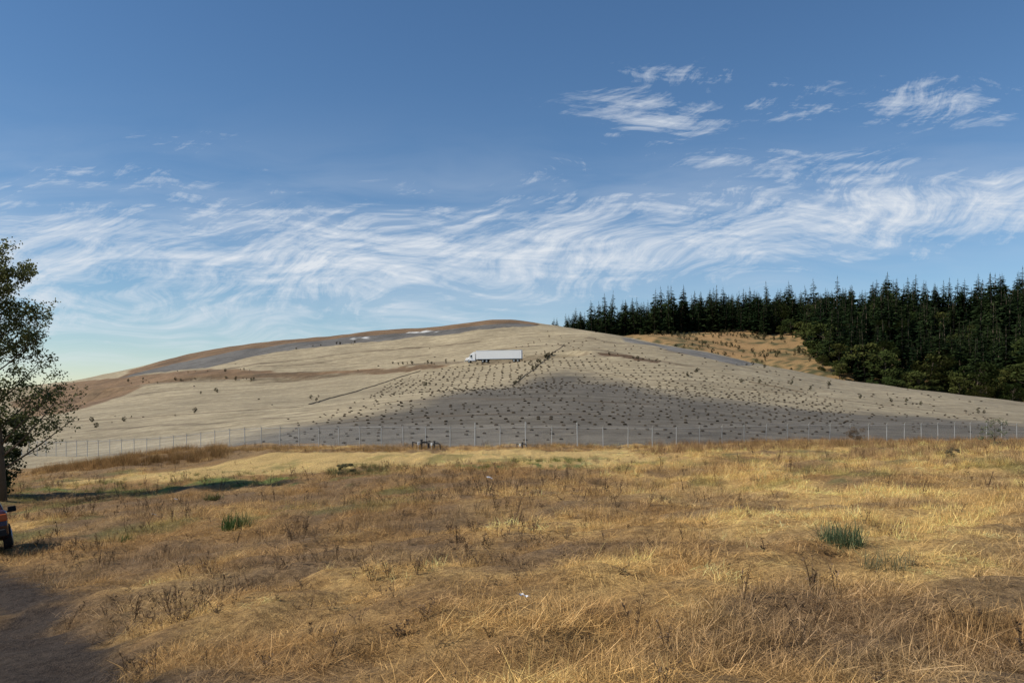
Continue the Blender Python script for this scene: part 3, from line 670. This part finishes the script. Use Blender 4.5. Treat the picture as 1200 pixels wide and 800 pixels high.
# ---------------------------------------------------------------- big tree at left
def bigtree(b,d,h,seed):
    r=random.Random(seed); e_x=(b-600)/F*d; e=empty('cottonwood_tree',(e_x,d,float(ground_h(e_x,d))-.1))
    mb=MB(); ends=[]
    def grow(p,dirv,L,rad,lv):
        n=4; pts=[p];rr=[rad]; q=Vector(p); dv=dirv.copy()
        for i in range(n):
            dv=(dv+Vector((r.gauss(0,.12),r.gauss(0,.12),r.gauss(.05,.08)))).normalized() if lv else (dv+Vector((r.gauss(0,.04),r.gauss(0,.04),.05))).normalized()
            q=q+dv*L/n; pts.append(q.copy()); rr.append(rad*(1-.75*(i+1)/n) if lv else rad*(1-.85*(i+1)/n))
        mb.tube(pts,rr,8 if lv==0 else (5 if lv==1 else 3))
        if lv>=2: 
            for pp in pts[1:]: ends.append((pp,L))
        if lv<3:
            k_=(34,6,4)[lv]
            for i in range(k_):
                t=(.12+.88*(i+r.random())/k_) if lv==0 else r.uniform(.25,1.0); sidx=min(n-1,int(t*n)); f=t*n-sidx; pp=pts[sidx].lerp(pts[sidx+1],f)
                a=r.random()*6.283; up=r.uniform(.2,.9) if lv==0 else r.uniform(-.1,.7)
                out=Vector((math.cos(a),math.sin(a),up)).normalized(); nd=(out*.8+dv*.3).normalized()
                LL=(L*.38*(1.15-t*.72) if lv==0 else L*r.uniform(.35,.55)); grow(pp,nd,LL,rad*(.28 if lv==0 else .4)*(1.1-t*.5),lv+1)
    grow(Vector((0,0,0)),Vector((0.02,0,1)),h*.90,.22,0)
    o=mb.obj('trunk_and_limbs',[m_bark],smooth=True); o.parent=e
    mb=MB()
    for (pp,L) in ends:
        for j in range(r.randint(3,9)):
            p=pp+Vector((r.gauss(0,.15),r.gauss(0,.15),r.gauss(0,.13))); u=Vector((r.gauss(0,1),r.gauss(0,1),r.gauss(-.2,.8))).normalized(); w=u.orthogonal().normalized(); w.rotate(Matrix.Rotation(r.random()*6.28,3,u)); s_=r.uniform(.05,.10)
            mb.quad([p,p+u*s_+w*s_*.65,p+u*s_*2,p+u*s_-w*s_*.65],min(1,max(0,r.gauss(.45,.25))))
    o=mb.obj('leaves',[leafmat('cottonwood_leaf',(.045,.058,.018),(.20,.21,.075),.4)]); o.parent=e
    return len(ends)
bigtree(4,45,13.6,5)
shrub('hedge_shrub',-2,48,5.2,5200,.10,(.015,.022,.008),(.05,.065,.02),77,.42)

# ---------------------------------------------------------------- litter
m_pl=plain('white_plastic',(.75,.75,.75),.5,0,.08,9)
def litter(b,d,s_):
    mb=MB(); x=(b-600)/F*d
    r=random.Random(int(b)); g=[[(i*.06-.12+r.uniform(-.015,.015),j*.05-.1+r.uniform(-.015,.015),.03+r.uniform(0,.05)) for i in range(5)] for j in range(5)]
    for i in range(4):
        for j in range(4):
            if r.random()<.85: mb.quad([g[j][i],g[j][i+1],g[j+1][i+1],g[j+1][i]])
    o=mb.obj('plastic_litter',[m_pl]); o.location=(x,d,float(ground_h(x,d))+.08); o.scale=(s_,s_,s_); o.rotation_euler=(.3,.2,r.random()*3)
litter(612,7.25,.42); litter(573,40,1.2); litter(205,38,1); litter(180,30,.8); litter(395,5.0,.2)

# ---------------------------------------------------------------- sun, sky
el=math.radians(41); az=math.radians(256)   # clockwise from +Y
sd=Vector((math.sin(az)*math.cos(el),math.cos(az)*math.cos(el),math.sin(el)))
sun=bpy.data.lights.new('sun','SUN'); sun.energy=5.0; sun.angle=math.radians(.5); sun.color=(1,.94,.84)
so=bpy.data.objects.new('sun',sun); so.rotation_euler=sd.to_track_quat('Z','Y').to_euler(); so.location=(-50,0,60); scene.collection.objects.link(so)
w=bpy.data.worlds.new('World'); scene.world=w; w.use_nodes=True; nt=w.node_tree; bg=nt.nodes['Background']
sky=N(nt,'ShaderNodeTexSky',sky_type='NISHITA'); sky.sun_disc=False; sky.sun_elevation=el; sky.sun_rotation=az; sky.altitude=200; sky.air_density=1.0; sky.dust_density=0; sky.ozone_density=3.2
hs=N(nt,'ShaderNodeHueSaturation'); hs.inputs['Saturation'].default_value=1.14; nt.links.new(sky.outputs[0],hs.inputs['Color'])
tc=N(nt,'ShaderNodeTexCoord').outputs['Generated']; sp=N(nt,'ShaderNodeSeparateXYZ'); nt.links.new(tc,sp.inputs[0])
yc=MA(nt,'MAXIMUM',sp.outputs[1],.08); A=MA(nt,'DIVIDE',sp.outputs[0],yc); E=MA(nt,'DIVIDE',sp.outputs[2],yc)
front=MR(nt,sp.outputs[1],.1,.35)
def comb(x,y,z=0.0):
    n=N(nt,'ShaderNodeCombineXYZ')
    for i,v in enumerate((x,y,z)):
        if hasattr(v,'is_linked'): nt.links.new(v,n.inputs[i])
        else: n.inputs[i].default_value=v
    return n.outputs[0]
M=lambda a,b: MA(nt,'MULTIPLY',a,b); AD=lambda a,b: MA(nt,'ADD',a,b); SB=lambda a,b: MA(nt,'SUBTRACT',a,b)
wv=noise(nt,comb(M(A,3.0),M(E,7.0),3.1),1.3,2,.5); wv2=noise(nt,comb(M(A,3.0),M(E,7.0),9.7),1.3,2,.5)
Aw=AD(A,M(SB(wv,.5),.26)); Ew=AD(E,M(SB(wv2,.5),.085))
n0=noise(nt,comb(M(Aw,3.0),M(Ew,15.0),1.0),1.6,4,.55)          # patchiness
n1=noise(nt,comb(M(Aw,4.6),M(Ew,44.0)),1.5,6,.64)             # long streaks
ra=AD(M(Aw,.86),M(Ew,.85)); re=SB(M(Ew,.86),M(Aw,.46))
n2=noise(nt,comb(M(ra,6.5),M(re,44.0),5.0),1.4,6,.68,.2)    # combed tails rising to the right
n3=noise(nt,comb(M(Aw,40.0),M(Ew,100.0),2.0),1.5,3,.7)
def gauss(v,c,wd): 
    t=MA(nt,'DIVIDE',SB(v,c),wd); return MA(nt,'EXPONENT',M(M(t,t),-1.0))
cen=AD(AD(M(A,.065),.188),M(M(A,A),.05)); wid=SB(.090,M(A,.050))
band=gauss(E,cen,wid)
low=M(gauss(E,.10,.06),MR(nt,A,.3,-.35))
def blob(a0,e0,wa,we): return M(gauss(A,a0,wa),gauss(E,e0,we))
blobs=None
for a0,e0,wa,we,s_ in [(.18,.355,.15,.055,.80),(.24,.305,.14,.025,.70),(.36,.375,.12,.040,.80),(.52,.375,.16,.045,.84),(.05,.285,.10,.03,.75),(.42,.29,.18,.045,.95),(-.45,.325,.16,.022,.65),(-.47,.28,.20,.03,.85),(.20,.41,.2,.02,.66)]:
    g=M(blob(a0,e0,wa,we),s_); blobs=g if blobs is None else MA(nt,'MAXIMUM',blobs,g)
core=MA(nt,'MAXIMUM',band,M(blobs,.85))
dn=AD(AD(M(n1,.31),M(n2,.34)),AD(M(n3,.12),M(n0,.23)))
thr=SB(.625,M(core,.235))
c1=MR(nt,SB(dn,thr),0,.19,0,1,'LINEAR'); c1=M(c1,MR(nt,core,.04,.6))
c2=M(MR(nt,AD(M(n1,.6),M(n0,.4)),.38,.66),M(low,.65))
veil=M(MR(nt,n0,.25,.7),M(band,.34))
cl=MA(nt,'MAXIMUM',MA(nt,'MAXIMUM',M(c1,.95),c2),veil); cl=M(cl,front); cl=M(cl,MR(nt,E,-.02,.05))
cc_=mix(nt,'MIX',cl,hs.outputs[0],(7.2,7.6,8.1))
nt.links.new(cc_,bg.inputs[0]); bg.inputs[1].default_value=.105

# ---------------------------------------------------------------- camera
cam=bpy.data.cameras.new('camera'); cam.sensor_width=36; cam.lens=28; cam.shift_y=70/1200; cam.clip_end=12000; cam.clip_start=.1
co=bpy.data.objects.new('camera',cam); co.location=(0,0,EYE); co.rotation_euler=(math.radians(90),0,0); scene.collection.objects.link(co); scene.camera=co
scene.view_settings.view_transform='Standard'; scene.view_settings.look='None'; scene.view_settings.exposure=0
